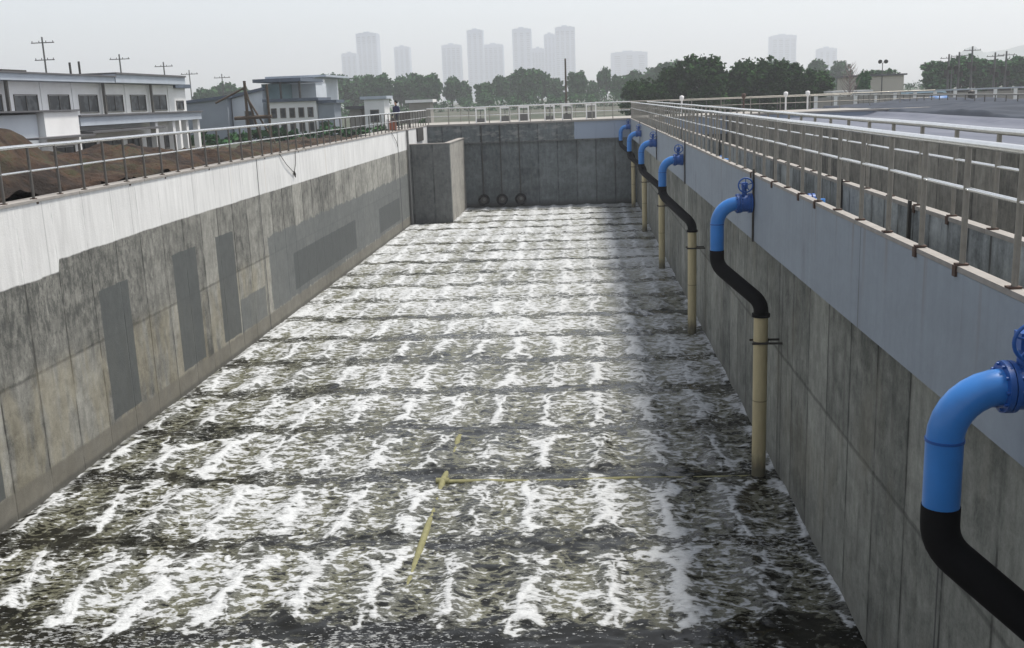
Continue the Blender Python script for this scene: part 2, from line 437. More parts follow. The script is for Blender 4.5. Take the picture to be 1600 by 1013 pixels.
def hz(X, Y):
    m = 2.3 * np.exp(-((Y - 19.5) / 4.6) ** 2) * np.exp(-((X + 14.6) / 2.7) ** 2) + .55 * np.exp(-((Y - 30) / 7) ** 2) * np.exp(-((X + 15.) / 3) ** 2)
    b = 5.16 - np.clip((Y - 30) / 30, 0, 1) * .35 - np.clip((-X - 17) / 6, 0, 1) * 1.3
    return b + m + vnoise(X, Y, .9, 11) * .4 + vnoise(X, Y, 2.6, 12) * .28 + vnoise(X, Y, 6, 13) * .14
mound = grid_mesh('dirt_mound', np.arange(-24, -10.2, .17), np.arange(4, 63, .2), hz, M_soil, None)
tag(mound, 'long brown heap of bare soil banked up behind the left railing', 'soil heap')

# ------------------------------------------------------------------ tank walls
o = MB().box(XL - .32, XL, -8, YE + .5, -1, ZC - .05).build('tank_wall', M_left)
tag(o, 'long left tank wall with white top band, grey repair patches and ochre stains', 'wall')
cp = MB()
y = -8.
while y < YE + .5:
    y1 = min(y + 3.05, YE + .5); cp.box(XL - .36, XL + .025, y, y1 - .02, ZC - .048, ZC); y = y1
cp.build('coping', M_cop, o)
o = MB().box(XR, 3.7, -8, YE, -1, 4.17).box(XB + .003, 3.10, -8, YE, 4.172, ZC - .05).box(3.102, 4.028, -8, YE - .21, 4.172, 4.32).build('tank_wall', [M_right])
tag(o, 'long right tank wall of stained concrete below a smooth grey-blue band', 'wall')
bd = MB().box(XB - .002, XB + .001, -8, YE, 4.168, ZC - .052); bd.build('grey_band', M_band, o)
cp = MB(); y = -8.
while y < YE:
    y1 = min(y + 2.06, YE); cp.box(XB - .006, 3.108, y, y1 - .008, ZC - .048 , ZC + random.uniform(-.006, .004)); y = y1
cp.build('coping', M_cop, o)
for y in (18.37, 30.68, 42.54, 54.6): MB().box(XB - .035, XB - .003, y - .03, y + .03, 4.15, ZC + .09).build('joint_strip', M_dark, o)
# end wall
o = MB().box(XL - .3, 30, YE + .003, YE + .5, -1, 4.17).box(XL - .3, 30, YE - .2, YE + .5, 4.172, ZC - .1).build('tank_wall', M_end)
tag(o, 'dark shaded end wall of the tank with blotched upper band and three ports', 'wall')
MB().box(XL - .3, 30, YE - .3, YE + .55, ZC - .098, ZC + .01).build('coping', M_cop, o)
MB().box(XL, XB, YE - .21, YE + .003, 4.1, 4.17).build('ledge', M_box_shade, o)
# second wall of the narrow channel
o = MB().box(4.03, 4.13, -8, YE - .21, -1, ZC - .05).build('channel_wall', M_chan)
tag(o, 'streaked grey channel wall running parallel just behind the nearest right railing', 'wall')
cp = MB(); y = -8.
while y < YE - .22:
    y1 = min(y + 2.06, YE - .22); cp.box(4.02, 4.14, y, y1 - .015, ZC - .048, ZC); y = y1
cp.build('coping', M_cop, o)
for y in (12.9, 16.3, 22., 30.7, 42.5): MB().box(3.99, 4.027, y - .025, y + .025, 4.33, ZC + .05).build('joint_strip', M_dark, o)
# far wall of second tank
o = MB().box(9.0, 9.35, -8, YE - .21, -1, ZC).build('channel_wall', M_far)
tag(o, 'brown board-marked wall on the far side of the second tank at right', 'wall')
tag(MB().box(4.4, 8.98, -7.9, YE - .25, .5, 2.0).build('second_tank_water', M_linerd), kind='structure')
# lined lagoon on the right
xs = np.arange(9.37, 26.4, .3); ys = np.arange(-8, 84, .8)
def lz(X, Y): return 5.0 + vnoise(X, Y, .3, 21) * .05 + .22 * np.exp(-((X - 18.2) / .5) ** 2) + np.clip((X - 21) / 5, 0, 1) * .15
lo = grid_mesh('lined_lagoon', xs, ys, lz, M_liner, 'structure')
def cvz(X, Y):
    e = np.clip((X - 18.4) / .5, 0, 1) * np.clip((26.3 - X) / .4, 0, 1) * np.clip((Y - 43) / 1.5, 0, 1) * np.clip((83.8 - Y) / .8, 0, 1)
    return 4.9 + e * (.42 + vnoise(X, Y * .6, .5, 41) * .22 + np.abs(vnoise(X + Y * .5, Y * .5 - X * .4, .8, 42)) * .2 + np.clip((X - 21) / 5, 0, 1) * .35)
cv = grid_mesh('lagoon_cover', np.arange(18.3, 26.5, .12), np.arange(42.8, 84, .25), cvz, M_linerd, None)
tag(cv, 'dark blue crumpled membrane spread over the far right lagoon', 'membrane')

# baffle box at the far left corner
bx = empty('corner_chamber', (-8.7, 62, 0), 'square concrete corner chamber standing in the water at the far left', 'chamber')
def at(o, par): o.matrix_parent_inverse = Matrix.Translation(-Vector(par.location)); return o
at(MB().box(XL + .01, -7.56, 58.2, 58.5, -1, 4.45).build('front_wall', M_box_shade, bx), bx)
at(MB().box(-7.84, -7.55, 58.502, YE - .215, -1, 4.45).build('side_wall', M_box_lit, bx), bx)
at(MB().box(XL + .01, -7.52, 58.17, 58.53, 4.452, 4.5).box(-7.87, -7.52, 58.532, YE - .215, 4.452, 4.5).build('coping', M_cop, bx), bx)
gt = MB().box(XL + .004, XL + .09, 61.2, 63.4, 4.5, 5.29).build('opening', M_dark); tag(gt, 'dark block for the shade inside a recessed gateway in the left wall above the corner chamber', 'gate')  # raised dark block paints the shade of the recess
pp = MB().tube([(XL + .1, 57.4, -.5), (XL + .1, 57.4, 5.3)], .07, 10).build('riser_pipe', M_pole)
tag(pp, 'thin pale vertical riser pipe on the left wall beside the corner chamber', 'pipe')

# ------------------------------------------------------------------ railings
def railing(ax, c, a0, a1, posts, z, h, mid, label, mt, mp, rt=.034, plate=12, group=None, extra_mid=()):
    loc = (c, a0, z) if ax == 'y' else (a0, c, z)
    t = empty('railing', loc, label, 'railing', group)
    L = a1 - a0
    P = (lambda s, zz: (0, s, zz)) if ax == 'y' else (lambda s, zz: (s, 0, zz))
    n = max(2, int(L / 1.5)); js = [0] + [L * i / n for i in range(1, n)] + [L]
    MB().tube([P(s, h + random.uniform(-.005, .005)) for s in js], rt, 12).build('top_rail', mt, t)
    for mz in (mid,) + tuple(extra_mid):
        MB().tube([P(s, mz + random.uniform(-.004, .004)) for s in js], rt * .55, 8).build('mid_rail', mt, t)
    pm = MB().tube([(0, 0, 0), (0, 0, h)], rt * .72, 10).build('post', mp, t); pm.location = P(posts[0] - a0, 0)
    fp = MB().box(-.055, .04, -.04, .04, .002, .016).build('foot_plate', M_rust, pm) if plate else None
    if fp and ax == 'y':
        s = 1 if c < 0 else -1
        cl = MB().box(.035 * s - .012, .035 * s + .012, -.035, .035, -.09, .001); cl.build('clip', M_rust, pm).location = (.0 + .02 * s, 0, 0)
    for i, q in enumerate(posts[1:100]):
        p2 = child(pm, t, P(q - a0, 0))
        if fp and i < plate:
            for ch in pm.children:
                if ch is fp or random.random() < .15: child(ch, p2)
    return t
railing('y', XB + .045, 3.2, YE - .1, [3.27 + 1.03 * i for i in range(61)], ZC, .975, .62, 'nearest right steel railing along the edge above the blue pipes', M_steel, M_post, .034, 16)
railing('y', 4.08, 3.2, YE - .1, [3.5 + 1.16 * i for i in range(54)], ZC, .97, .62, 'second steel railing from the tank, on top of the channel wall', M_steel, M_post, .034, 16)
railing('y', XL - .06, 7.2, YE - .1, [7.22 + .97 * i for i in range(61)], ZC, .94, .5, 'left steel railing with close dark posts in front of the soil heap', M_steel, M_postl, .036, 30)
railing('x', YE - .1, XL, XB, [XL + .1 + 1.3 * i for i in range(10)], ZC + .01, 1.0, .5, 'pale railing crossing on top of the far end wall', M_steel, M_post, .04, 0)
railing('x', 76, -9, 25, [-8.9 + 2.1 * i for i in range(16)], ZC - .06, 1.0, .5, 'distant cross railing behind the end wall yard', M_post, M_post, .04, 0)
railing('y', 24.3, 36, 95, [36.1 + 1.6 * i for i in range(37)], 4.95, 1.05, .5, 'pale railing on the far side of the blue-grey lagoon at right', M_post, M_postl, .045, 0)
railing('x', 96, 8, 24.3, [8.1 + 1.6 * i for i in range(10)], 5.0, 1.05, .5, 'far cross railing in front of the dark round trees', M_post, M_postl, .045, 0)

# ------------------------------------------------------------------ air pipes
def air_pipe(y0, yb, label, zb=4.0, zt=2.95, wheel=True):
    t = empty('air_pipe', (3.04, y0, 0), label, 'air pipe', 'blue, black and beige air pipes down the right wall')
    vx, vy = 2.37 - 3.04, yb - y0; r = .122; za = 4.83
    wx = XB - 3.04
    p = [(vx, vy, zb), (vx, vy, za - .36)] + [(vx + .36 * (1 - math.cos(a)), vy, za - .36 + .36 * math.sin(a)) for a in [PI / 2 * i / 8 for i in range(1, 9)]] + [(wx - .12, vy, za)]
    b = MB().tube(p, r, 24).build('blue_elbow', M_blue, t)
    wl = MB().tube([(vx, vy, za - .37), (vx, vy, za - .352)], r + .006, 24); wl.build('weld_seam', M_blued, b)
    fl = MB()
    for a0, a1 in ((-.30, -.262), (-.255, -.225), (-.105, -.075), (-.068, -.03)):
        fl.tube([(wx + a0, vy, za), (wx + a1, vy, za)], r + .052, 24)
    for k in range(10):
        a = 2 * PI * k / 10; fl.tube([(wx - .32, vy + math.cos(a) * (r + .03), za + math.sin(a) * (r + .03)), (wx - .2, vy + math.cos(a) * (r + .03), za + math.sin(a) * (r + .03))], .012, 6)
    fl.build('flange', M_blued, t)
    vb = MB().tube([(wx - .225, vy, za), (wx - .105, vy, za)], r + .03, 20).tube([(wx - .165, vy, za + .1), (wx - .165, vy, za + .34)], [.05, .035], 12)
    vb.box(wx - .215, wx - .115, vy - .06, vy + .06, za + .26, za + .37)
    v = vb.build('valve_body', M_blued, t)
    hw = MB(); cz = za + .33; R = .125; cyw = vy - .13
    ring = [(wx - .165 + R * math.cos(2 * PI * k / 28), cyw, cz + R * math.sin(2 * PI * k / 28)) for k in range(29)]
    hw.tube(ring, .013, 8, cap=False)
    for k in range(5):
        a = 2 * PI * k / 5 + .3; hw.tube([(wx - .165, cyw, cz), (wx - .165 + R * math.cos(a), cyw, cz + R * math.sin(a))], .009, 6)
    hw.tube([(wx - .165, cyw - .02, cz), (wx - .165, vy - .05, cz)], .024, 10)
    hw.build('handwheel', M_blued, t)
    # black sleeve: leaves the blue pipe downwards, runs back under the band and down into the beige pipe
    A, B = Vector((vx, vy, zb)), Vector((0, 0, zt)); d = (B - A)
    p1 = A + Vector((0, 0, -.28)); p2 = B + Vector((0, 0, .22)); dd = (p2 - p1)
    pts = [A, A + Vector((0, 0, -.1))] + bez(A + Vector((0, 0, -.12)), p1, p1 + dd * .16, 6) + bez(p2 - dd * .16, p2, B + Vector((0, 0, .06)), 6) + [B]
    s = MB().tube(pts, r + .006, 24).build('black_sleeve', M_black, t)
    MB().tube([(0, 0, zt - .03), (0, 0, zt + .03)], r + .034, 24).build('clamp_ring', M_black, t)
    MB().tube([(0, 0, -1), (0, 0, zt - .02)], r + .002, 24).build('drop_pipe', M_beige, t)
    br = MB().tube([(0, 0, 2.455), (0, 0, 2.485)], r + .016, 24).box(-.17, XR - 3.04, -r - .035, -r - .012, 2.452, 2.488).box(-.17, XR - 3.04, r + .012, r + .035, 2.452, 2.488)
    br.build('wall_bracket', M_dark, t)
    return t
desc = ['nearest blue, black and beige air pipe, its big elbow and handwheel at the right edge',
        'second nearest blue and black air pipe, whose beige drop shows in full length',
        'third nearest blue and black air pipe down the right wall',
        'fourth nearest air pipe, small blue hook above a beige drop',
        'fifth nearest air pipe, tiny blue hook before the last one',
        'farthest air pipe, tiny blue hook close to the end wall']
for (y0, yb, zb), d_ in zip([(6.26, 6.66, 4.0), (17.67, 18.43, 4.0), (29.08, 31.2, 4.05), (40.5, 42.4, 4.0), (51.9, 53.2, 3.95), (63.3, 65.1, 4.0)], desc):
    air_pipe(y0, yb, d_, zb)

# blue flanged stubs in the channel
for y, d_ in ((15.7, 'blue flanged pipe stub in the channel behind the nearest railing'), (25.8, 'tiny blue flanged stub farther along the channel behind the railing')):
    t = empty('pipe_stub', (3.17, y, 5.12), d_, 'pipe stub', 'blue pipe stubs in the channel')
    MB().tube([(-.0, 0, 0), (.4, 0, 0), (.4, 0, -.6)], .07, 16).build('pipe', M_blue, t)
    MB().tube([(.2, 0, 0), (.24, 0, 0)], .12, 16).tube([(.26, 0, 0), (.3, 0, 0)], .12, 16).build('flange', M_blued, t)

# yellow manifold just breaking the surface
t = empty('yellow_manifold', (-2.7, 17.5, 0), 'submerged yellow air pipe crossing the foam, with a branch running towards the camera', 'pipe')
MB().tube([(-.02, 0, -.03), (.9, .03, -.04), (1.6, .06, -.07), (2.6, .09, -.065), (3.4, .12, -.05), (4.4, .14, -.07), (5.6, .18, -.07)], .055, 12).build('cross_pipe', M_yel, t)
MB().tube([(0, 2.7, -.07), (0, 2.35, -.02), (0, 2.0, -.08), (0, .6, -.08), (0, 0, .0), (0, -.5, -.08), (.01, -1.5, -.08), (.01, -1.9, -.05), (.02, -2.9, -.045), (.02, -3.4, -.07), (.02, -4.6, -.1)], .062, 12).build('branch_pipe', M_yel, t)
MB().tube([(-.12, 0, -.02), (.12, 0, -.02)], .08, 12).build('tee', M_yel, t)

# three outlet ports with guide rails on the end wall
for x, d_ in ((-6.42, 'leftmost of the three round dark ports low on the end wall'), (-5.25, 'middle of the three round dark ports low on the end wall'), (-4.05, 'rightmost of the three round dark ports low on the end wall')):
    t = empty('outlet_port', (x, YE, .5), d_, 'outlet port', 'round ports on the end wall')
    rim = MB()
    ring = [(.3 * math.cos(2 * PI * k / 24), -.32, .3 * math.sin(2 * PI * k / 24)) for k in range(25)]
    rim.tube(ring, .075, 8, cap=False); rim.tube([(0, -.3, 0), (0, 0, 0)], .3, 24, cap=False).build('rim', M_black, t)
    MB().tube([(0, -.32, 0), (0, -.3, 0)], .25, 24).build('flap', M_dark, t); MB().tube([(.02, -.36, .03), (.02, -.33, .03)], .1, 14).build('boss', M_pole, t)
    MB().tube([(0, -.24, .3), (0, -.24, 4.7)], .03, 8).build('guide_rail', M_dark, t)

# cable loop hanging over the left wall
t = MB().tube([(XL + .03, 32.96, 5.34), (XL + .05, 33.6, 4.95), (XL + .05, 34.41, 4.62)], .012, 6).tube([(XL + .03, 34.85, 5.34), (XL + .05, 34.7, 4.9), (XL + .05, 34.45, 4.62)], .012, 6)
t.tube([(XL + .05, 34.43, 4.66), (XL + .05, 34.5, 4.56), (XL + .06, 34.52, 4.45)], [.03, .045, .012], 8)
tag(t.build('hanging_cable', M_dark), 'thin dark cable loop hanging in a V over the left white band', 'cable')
t = MB().tube([(XL + .03, 53., 5.33), (XL + .05, 54.1, 4.85), (XL + .05, 54.5, 4.5)], .014, 6)
tag(t.build('hanging_cable', M_dark), 'short dark cable drooping at the far end of the left white band', 'cable')

# hoist motor at the far left
t = empty('hoist_motor', (-10.3, 56, ZC), 'small rust-red hoist motor on the far end of the left wall', 'motor')
MB().box(-.16, .16, -.2, .2, 0.03, .52).build('housing', simple('rust_red', (.2, .06, .03), .6, 0, .4, 8), t)
MB().tube([(0, 0, .52), (0, 0, .68)], [.13, .1], 14).build('cap', M_dark, t)
MB().box(-.34, -.17, -.12, .12, .1, .62).build('side_plate', M_white, t)
MB().box(-.4, .4, -.26, .26, 0.002, .03).build('base', M_rust, t)
t = empty('control_box', (-10.55, 61.5, ZC - .1), 'dark control cabinet on short legs right of the standing worker', 'cabinet')
MB().box(-.3, .3, -.2, .2, .35, 1.0).build('cabinet', M_postl, t); MB().box(-.26, -.2, -.15, .15, -.2, .35).box(.2, .26, -.15, .15, -.2, .35).build('leg_frame', M_dark, t)
MB().box(-.34, .34, -.24, .24, 1.0, 1.04).build('lid', M_white, t)

# ------------------------------------------------------------------ the person
def person(loc, rz):
    t = empty('person', loc, 'person in dark clothes standing behind the far left railing', 'person', rz=rz)
    J = {0: ((0, 0, .86), (.15, .115)), 1: ((0, .01, 1.05), (.135, .1)), 2: ((0, .015, 1.25), (.165, .11)), 3: ((0, 0, 1.38), (.09, .075)), 4: ((0, -.01, 1.45), (.048, .05)), 5: ((0, -.025, 1.53), (.07, .085)), 6: ((0, -.02, 1.62), (.07, .085)),
         7: ((.17, .01, 1.33), (.055, .055)), 8: ((.25, -.02, 1.08), (.04, .04)), 9: ((.2, -.24, .98), (.03, .03)), 10: ((.18, -.33, .98), (.028, .04)),
         11: ((-.17, .01, 1.33), (.055, .055)), 12: ((-.24, .03, 1.07), (.04, .04)), 13: ((-.25, -.06, .84), (.03, .03)), 14: ((-.245, -.09, .76), (.028, .04)),
         15: ((.09, 0, .78), (.09, .09)), 16: ((.1, -.02, .46), (.06, .06)), 17: ((.11, .02, .09), (.042, .045)), 18: ((.115, -.1, .035), (.042, .035)),
         19: ((-.09, 0, .78), (.09, .09)), 20: ((-.11, -.01, .46), (.06, .06)), 21: ((-.12, .02, .09), (.042, .045)), 22: ((-.13, -.1, .035), (.042, .035))}
    E_ = [(0, 1), (1, 2), (2, 3), (3, 4), (4, 5), (5, 6), (2, 7), (7, 8), (8, 9), (9, 10), (2, 11), (11, 12), (12, 13), (13, 14), (0, 15), (15, 16), (16, 17), (17, 18), (0, 19), (19, 20), (20, 21), (21, 22)]
    me = bpy.data.meshes.new('body'); me.from_pydata([J[i][0] for i in range(23)], E_, [])
    o = bpy.data.objects.new('body', me); C.objects.link(o)
    o.modifiers.new('s', 'SKIN'); o.modifiers.new('u', 'SUBSURF').levels = 2
    for i in range(23): me.skin_vertices[0].data[i].radius = J[i][1]
    me.skin_vertices[0].data[0].use_root = True
    dg = bpy.context.evaluated_depsgraph_get(); me2 = bpy.data.meshes.new_from_object(o.evaluated_get(dg))
    bpy.data.objects.remove(o)
    for m_ in (simple('trousers', (.025, .027, .035), .9), simple('dark_shirt', (.02, .025, .06), .9), simple('skin', (.32, .19, .12), .6)): me2.materials.append(m_)
    for p in me2.polygons:
        c = p.center; p.use_smooth = True
        hand = (c.y < -.26 and c.z > .9) or (c.x < -.2 and c.z < .83 and c.z > .7)
        p.material_index = 2 if (c.z > 1.43 or hand) else (1 if c.z > .9 else 0)
    b = bpy.data.objects.new('body', me2); C.objects.link(b); b.parent = t
    hm = MB()
    for i in range(7):
        z0 = 1.55 + .125 * math.sin(i / 6 * PI / 2); pass
    rings = [(0, -.0 - .0, 1.54, .088), (0, -.005, 1.6, .092), (0, -.01, 1.65, .082), (0, -.015, 1.69, .055), (0, -.015, 1.705, .01)]
    hm.tube([(a, b_ + .012, c) for a, b_, c, r in rings], [r for *_, r in rings], 14); hm.build('hair', M_black, t)
    fc = MB().tube([(0, -.105, 1.585), (0, -.122, 1.555), (0, -.1, 1.545)], [.008, .016, .01], 8); fc.build('nose', simple('skin_nose', (.32, .19, .12), .6), t)
    hd = MB()
    for (hx, hy, hz_, s) in ((.18, -.35, .975, 1), (-.245, -.1, .74, -1)):
        for k, L in enumerate((.06, .07, .066, .05)):
            if s == 1: hd.tube([(hx - .027 + k * .018, hy, hz_), (hx - .027 + k * .018, hy - L * .6, hz_ - .012), (hx - .027 + k * .018, hy - L * .7, hz_ - .045)], [.0085, .008, .006], 6)
            else: hd.tube([(hx, hy - .027 + k * .018, hz_), (hx + .006, hy - .027 + k * .018, hz_ - L * .6), (hx + .02, hy - .027 + k * .018, hz_ - L)], [.0085, .008, .006], 6)
        hd.tube([(hx, hy + .03, hz_), (hx - .04 * s, hy - .0, hz_ - .02)], [.011, .008], 6)
    hd.build('fingers', simple('skin_hand', (.32, .19, .12), .6), t)
    return t
person((-10.45, 58.1, ZC - .09), -.5)
tag(MB().box(-11.6, XL - .37, 53, YE + .5, 4.2, ZC - .09).build('platform_slab', M_pave), kind='structure')

# ------------------------------------------------------------------ buildings on the left
def part(par, name, mat, *boxes, parent=None):
    b = MB()
    for q in boxes: b.box(*q)
    return at(b.build(name, mat, par), par)
def window(par, x, y0, y1, z0, z1, face='x', n=2):
    """window on a +x facing (face x) or -y facing (face y) wall"""
    if face == 'x':
        f = MB().box(x + .002, x + .06, y0, y1, z0, z0 + .05).box(x + .002, x + .06, y0, y1, z1 - .04, z1).box(x + .002, x + .06, y0, y0 + .05, z0 + .05, z1 - .04).box(x + .002, x + .06, y1 - .05, y1, z0 + .05, z1 - .04)
        for k in range(1, n): yy = y0 + (y1 - y0) * k / n; f.box(x + .002, x + .055, yy - .02, yy + .02, z0 + .08, z1 - .08)
        g_ = MB().box(x - .02, x + .02, y0 + .07, y1 - .07, z0 + .07, z1 - .07)
    else:
        f = MB().box(y0, y1, x - .06, x - .002, z0, z0 + .08).box(y0, y1, x - .06, x - .002, z1 - .08, z1).box(y0, y0 + .08, x - .06, x - .002, z0 + .08, z1 - .08).box(y1 - .08, y1, x - .06, x - .002, z0 + .08, z1 - .08)
        for k in range(1, n): yy = y0 + (y1 - y0) * k / n; f.box(yy - .03, yy + .03, x - .055, x - .002, z0 + .08, z1 - .08)
        g_ = MB().box(y0 + .07, y1 - .07, x - .02, x + .02, z0 + .07, z1 - .07)
    fo = at(f.build('window', M_postl, par), par); g_.build('pane', M_glass, fo)
b = empty('long_building', (-35, 58, GZ), 'long low white building with a row of dark windows and flat pale roof', 'building')
part(b, 'wall', M_white, (-42, -30, 36, 75.2, GZ, 8.68))
part(b, 'roof', M_roofedge, (-42.5, -29.2, 35.6, 63.9, 8.7, 9.05))
part(b, 'roof_edge', M_dkroof, (-42.5, -29.1, 35.6, 64, 9.05, 9.13), (-42.5, -29.1, 64.05, 75.6, 9.22, 9.34))
part(b, 'roof', M_roofedge, (-42.5, -29.2, 64.05, 75.6, 8.72, 9.22))
for k in range(-4, 6):
    yc = 54.55 + 3.57 * k; window(b, -30, yc - 1.2, yc + 1.2, 6.9, 8.0, 'x', 2)
    part(b, 'pilaster', M_white, (-29.998, -29.95, yc + 1.6, yc + 1.95, GZ, 8.68))
for y in (63.3, 70.5, 52.3): part(b, 'downpipe', M_postl, (-29.83, -29.68, y, y + .15, GZ, 8.7))
part(b, 'roof_pipe', M_dark, (-31.6, -31.5, 63.0, 63.1, 9.13, 10.0)); part(b, 'roof_pipe', M_dark, (-31.6, -31.5, 64.2, 64.3, 9.34, 10.1)); part(b, 'roof_vent', M_dark, (-32, -30.8, 54, 56.5, 9.13, 9.35))
b = empty('small_annex', (-33, 77, GZ), 'small white annex with blue eave at the right end of the long building', 'building')
part(b, 'wall', M_white, (-38, -30.3, 75.7, 78.2, GZ, 8.5)); part(b, 'roof', M_blueroof, (-38.3, -30, 75.65, 78.7, 8.5, 8.78)); window(b, -30.3, 76.2, 77.6, 6.9, 7.6, 'x', 2)
b = empty('porch_building', (-26, 54, GZ), 'low white porch with wide pale roof slab in front of the long building', 'building')
part(b, 'wall', M_white, (-29.9, -24, 46.6, 60.5, GZ, 6.28))
part(b, 'roof', M_roofedge, (-30, -23, 46.3, 61.6, 6.3, 6.72)); part(b, 'roof_edge', M_dkroof, (-30, -22.9, 46.2, 61.7, 6.72, 6.8))
for y0, y1 in ((47.2, 49.6), (50.4, 52.4), (53.2, 54.6), (55.6, 57.0), (58, 59.4)): window(b, -24, y0, y1, 4.7, 5.65, 'x', 2)
for y in (55, 57.4, 59.4, 61.2): part(b, 'column', M_white, (-23.45, -23.15, y, y + .35, GZ, 6.3))
part(b, 'awning', M_dkroof, (-24, -22.6, 46.6, 55, 5.95, 6.05))
b = empty('block_house', (-25, 43, GZ), 'plain pale block house at far left half hidden by soil', 'building')
part(b, 'wall', M_white, (-29.9, -23, 43.1, 46.15, GZ, 6.98)); part(b, 'wall', M_wht2, (-29.9, -23.3, 35, 43.05, GZ, 6.9)); part(b, 'roof', M_dkroof, (-29.9, -22.9, 35, 46.2, 6.99, 7.06))
part(b, 'awning', M_dkroof, (-22.99, -22.2, 41, 46, 5.86, 5.94)); window(b, -23, 43.7, 45.4, 4.6, 5.5, 'x', 2)
def shed(name, label, x0, x1, y0, y1, z0, z1, mw, mr, zl=None):
    b = empty(name, ((x0 + x1) / 2, (y0 + y1) / 2, GZ), label, 'building')
    zl = z1 if zl is None else zl
    w_ = MB(); w_.add([(x0, y0, GZ), (x1, y0, GZ), (x1, y0, z1), (x0, y0, zl), (x0, y1, GZ), (x1, y1, GZ), (x1, y1, z1), (x0, y1, zl)],
                      [(0, 1, 2, 3), (5, 4, 7, 6), (1, 5, 6, 2), (4, 0, 3, 7), (3, 2, 6, 7)]); at(w_.build('wall', mw, b), b)
    r_ = MB(); e = .3; r_.add([(x0 - e, y0 - e, zl + .02), (x1 + e, y0 - e, z1 + .02), (x1 + e, y1 + e, z1 + .02), (x0 - e, y1 + e, zl + .02), (x0 - e, y0 - e, zl + .28), (x1 + e, y0 - e, z1 + .28), (x1 + e, y1 + e, z1 + .28), (x0 - e, y1 + e, zl + .28)],
                              [(3, 2, 1, 0), (4, 5, 6, 7), (0, 1, 5, 4), (2, 3, 7, 6), (1, 2, 6, 5), (3, 0, 4, 7)]); at(r_.build('roof', mr, b), b)
    return b
b = shed('sheet_shed', 'blue-grey sheet metal shed with sloping dark blue roof edge', -40, -31.2, 90, 100, 4, 7.75, M_bluewall, M_blueroof, 6.95)
b = shed('lean_to_shed', 'narrow pale lean-to shed with steep roof beside the blue-grey shed', -31.1, -28.3, 91, 99, 4, 8.35, M_wht2, M_blueroof, 7.7); window(b, 91, -30, -29.2, 5.2, 6.6, 'y', 1)
b = empty('canopy_house', (-26.5, 96, GZ), 'two storey house with flat dark canopy roof on posts', 'building')
part(b, 'wall', simple('teal_wall', (.12, .18, .2), .7), (-28.6, -27.0, 92, 98, GZ, 8.9)); part(b, 'wall', M_wht2, (-26.98, -24.7, 96, 100, GZ, 8.9))
part(b, 'canopy_roof', M_blueroof, (-28.9, -24.6, 90.5, 98.5, 9.0, 9.3))
for x in (-26.6, -24.9): part(b, 'post', M_dark, (x, x + .16, 90.7, 90.86, GZ, 9.0))
b = empty('white_house', (-26.5, 102, GZ), 'white two storey house with narrow windows behind the canopy house', 'building')
part(b, 'wall', M_wht2, (-30.4, -25.9, 100.5, 110, GZ, 9.55)); part(b, 'wall', M_white, (-27.2, -24.9, 100.1, 100.48, GZ, 9.3)); part(b, 'roof', M_roofedge, (-30.6, -24.6, 99.8, 110, 9.56, 9.75))
for x in (-26.9, -26.0): window(b, 100.1, x, x + .5, 7.6, 8.7, 'y', 1); window(b, 100.1, x, x + .5, 5.6, 6.6, 'y', 1)
b = shed('row_house', 'low white row house with five window bays under a blue roof edge', -27, -22.75, 88, 92, 4, 7.25, M_white, M_blueroof)
for k in range(5): window(b, 88, -26.7 + k * .8, -26.2 + k * .8, 5.9, 6.75, 'y', 1); window(b, 88, -26.7 + k * .8, -26.2 + k * .8, 4.7, 5.5, 'y', 1)
shed('blue_hut', 'small blue-grey hut at the right end of the row house', -22.7, -21.3, 88.5, 91, 4, 7.0, M_bluewall, M_blueroof)
b = shed('white_cabin', 'small white cabin far behind the left railing near the worker', -19.4, -17.6, 92, 94.5, 4, 7.2, M_white, M_roofedge); window(b, 92, -18.9, -18.1, 5.2, 6.3, 'y', 1)
shed('low_hut', 'low grey hut with brown door left of the white cabin', -21.0, -19.9, 93, 95, 4, 6.4, M_pave, M_dkroof)
shed('site_hut', 'low pale flat hut just right of the worker in the distance', -16.2, -14.2, 97, 99, 4, 6.75, M_pave, M_white)

# timber rig
t = empty('timber_frame', (-20, 62, GZ), 'dark timber frame of leaning poles before the sheds', 'frame')
MB().tube([(-.3, 0, .2), (-.3, 0, 4.45)], .09, 8).build('pole', M_wood, t); MB().tube([(1.05, 0, .2), (1.05, 0, 4.2)], .08, 8).build('pole', M_wood, t)
MB().tube([(-.3, 0, 4.), (.5, .2, .3)], .07, 8).build('brace', M_wood, t); MB().tube([(-.3, 0, 3.6), (1.3, .1, .6)], .06, 8).build('brace', M_wood, t); MB().tube([(-2.2, 0, 3.2), (-.2, 0, 4.1)], .06, 8).build('brace', M_wood, t)
MB().tube([(-1.1, 0, 2.25), (1.2, 0, 2.3)], .11, 8).build('beam', M_wood, t)

# ------------------------------------------------------------------ utility poles, lamps
def upole(x, y, z0, zt, label, arms=2, gear=False, r=.1, group='utility poles'):
    t = empty('utility_pole', (x, y, z0), label, 'utility pole', group)
    H = zt - z0
    MB().tube([(0, 0, 0), (0, 0, H)], [r, r * .65], 10).build('pole', M_pole, t)
    for k in range(arms):
        zz = H - .5 - k * 1.4; L = 1.0 - .15 * k
        a = MB().box(-L, L, -.035, .035, zz, zz + .07)
        for q in (-.9, -.3, .3, .9): a.tube([(q * L, 0, zz + .07), (q * L, 0, zz + .2)], .03, 6)
        a.build('crossarm', M_dark, t)
    if gear:
        MB().tube([(-.35, -.2, H - 2.6), (-.35, -.2, H - 1.8)], .25, 12).tube([(.3, -.1, H - 2.9), (.3, -.1, H - 2.3)], .2, 12).build('transformer', M_dark, t)
        MB().box(-.5, .5, -.4, .3, 1.2, 1.9).tube([(.2, -.3, 2), (.2, -.3, 2.6)], .12, 8).build('switch_box', M_dark, t)
    return t
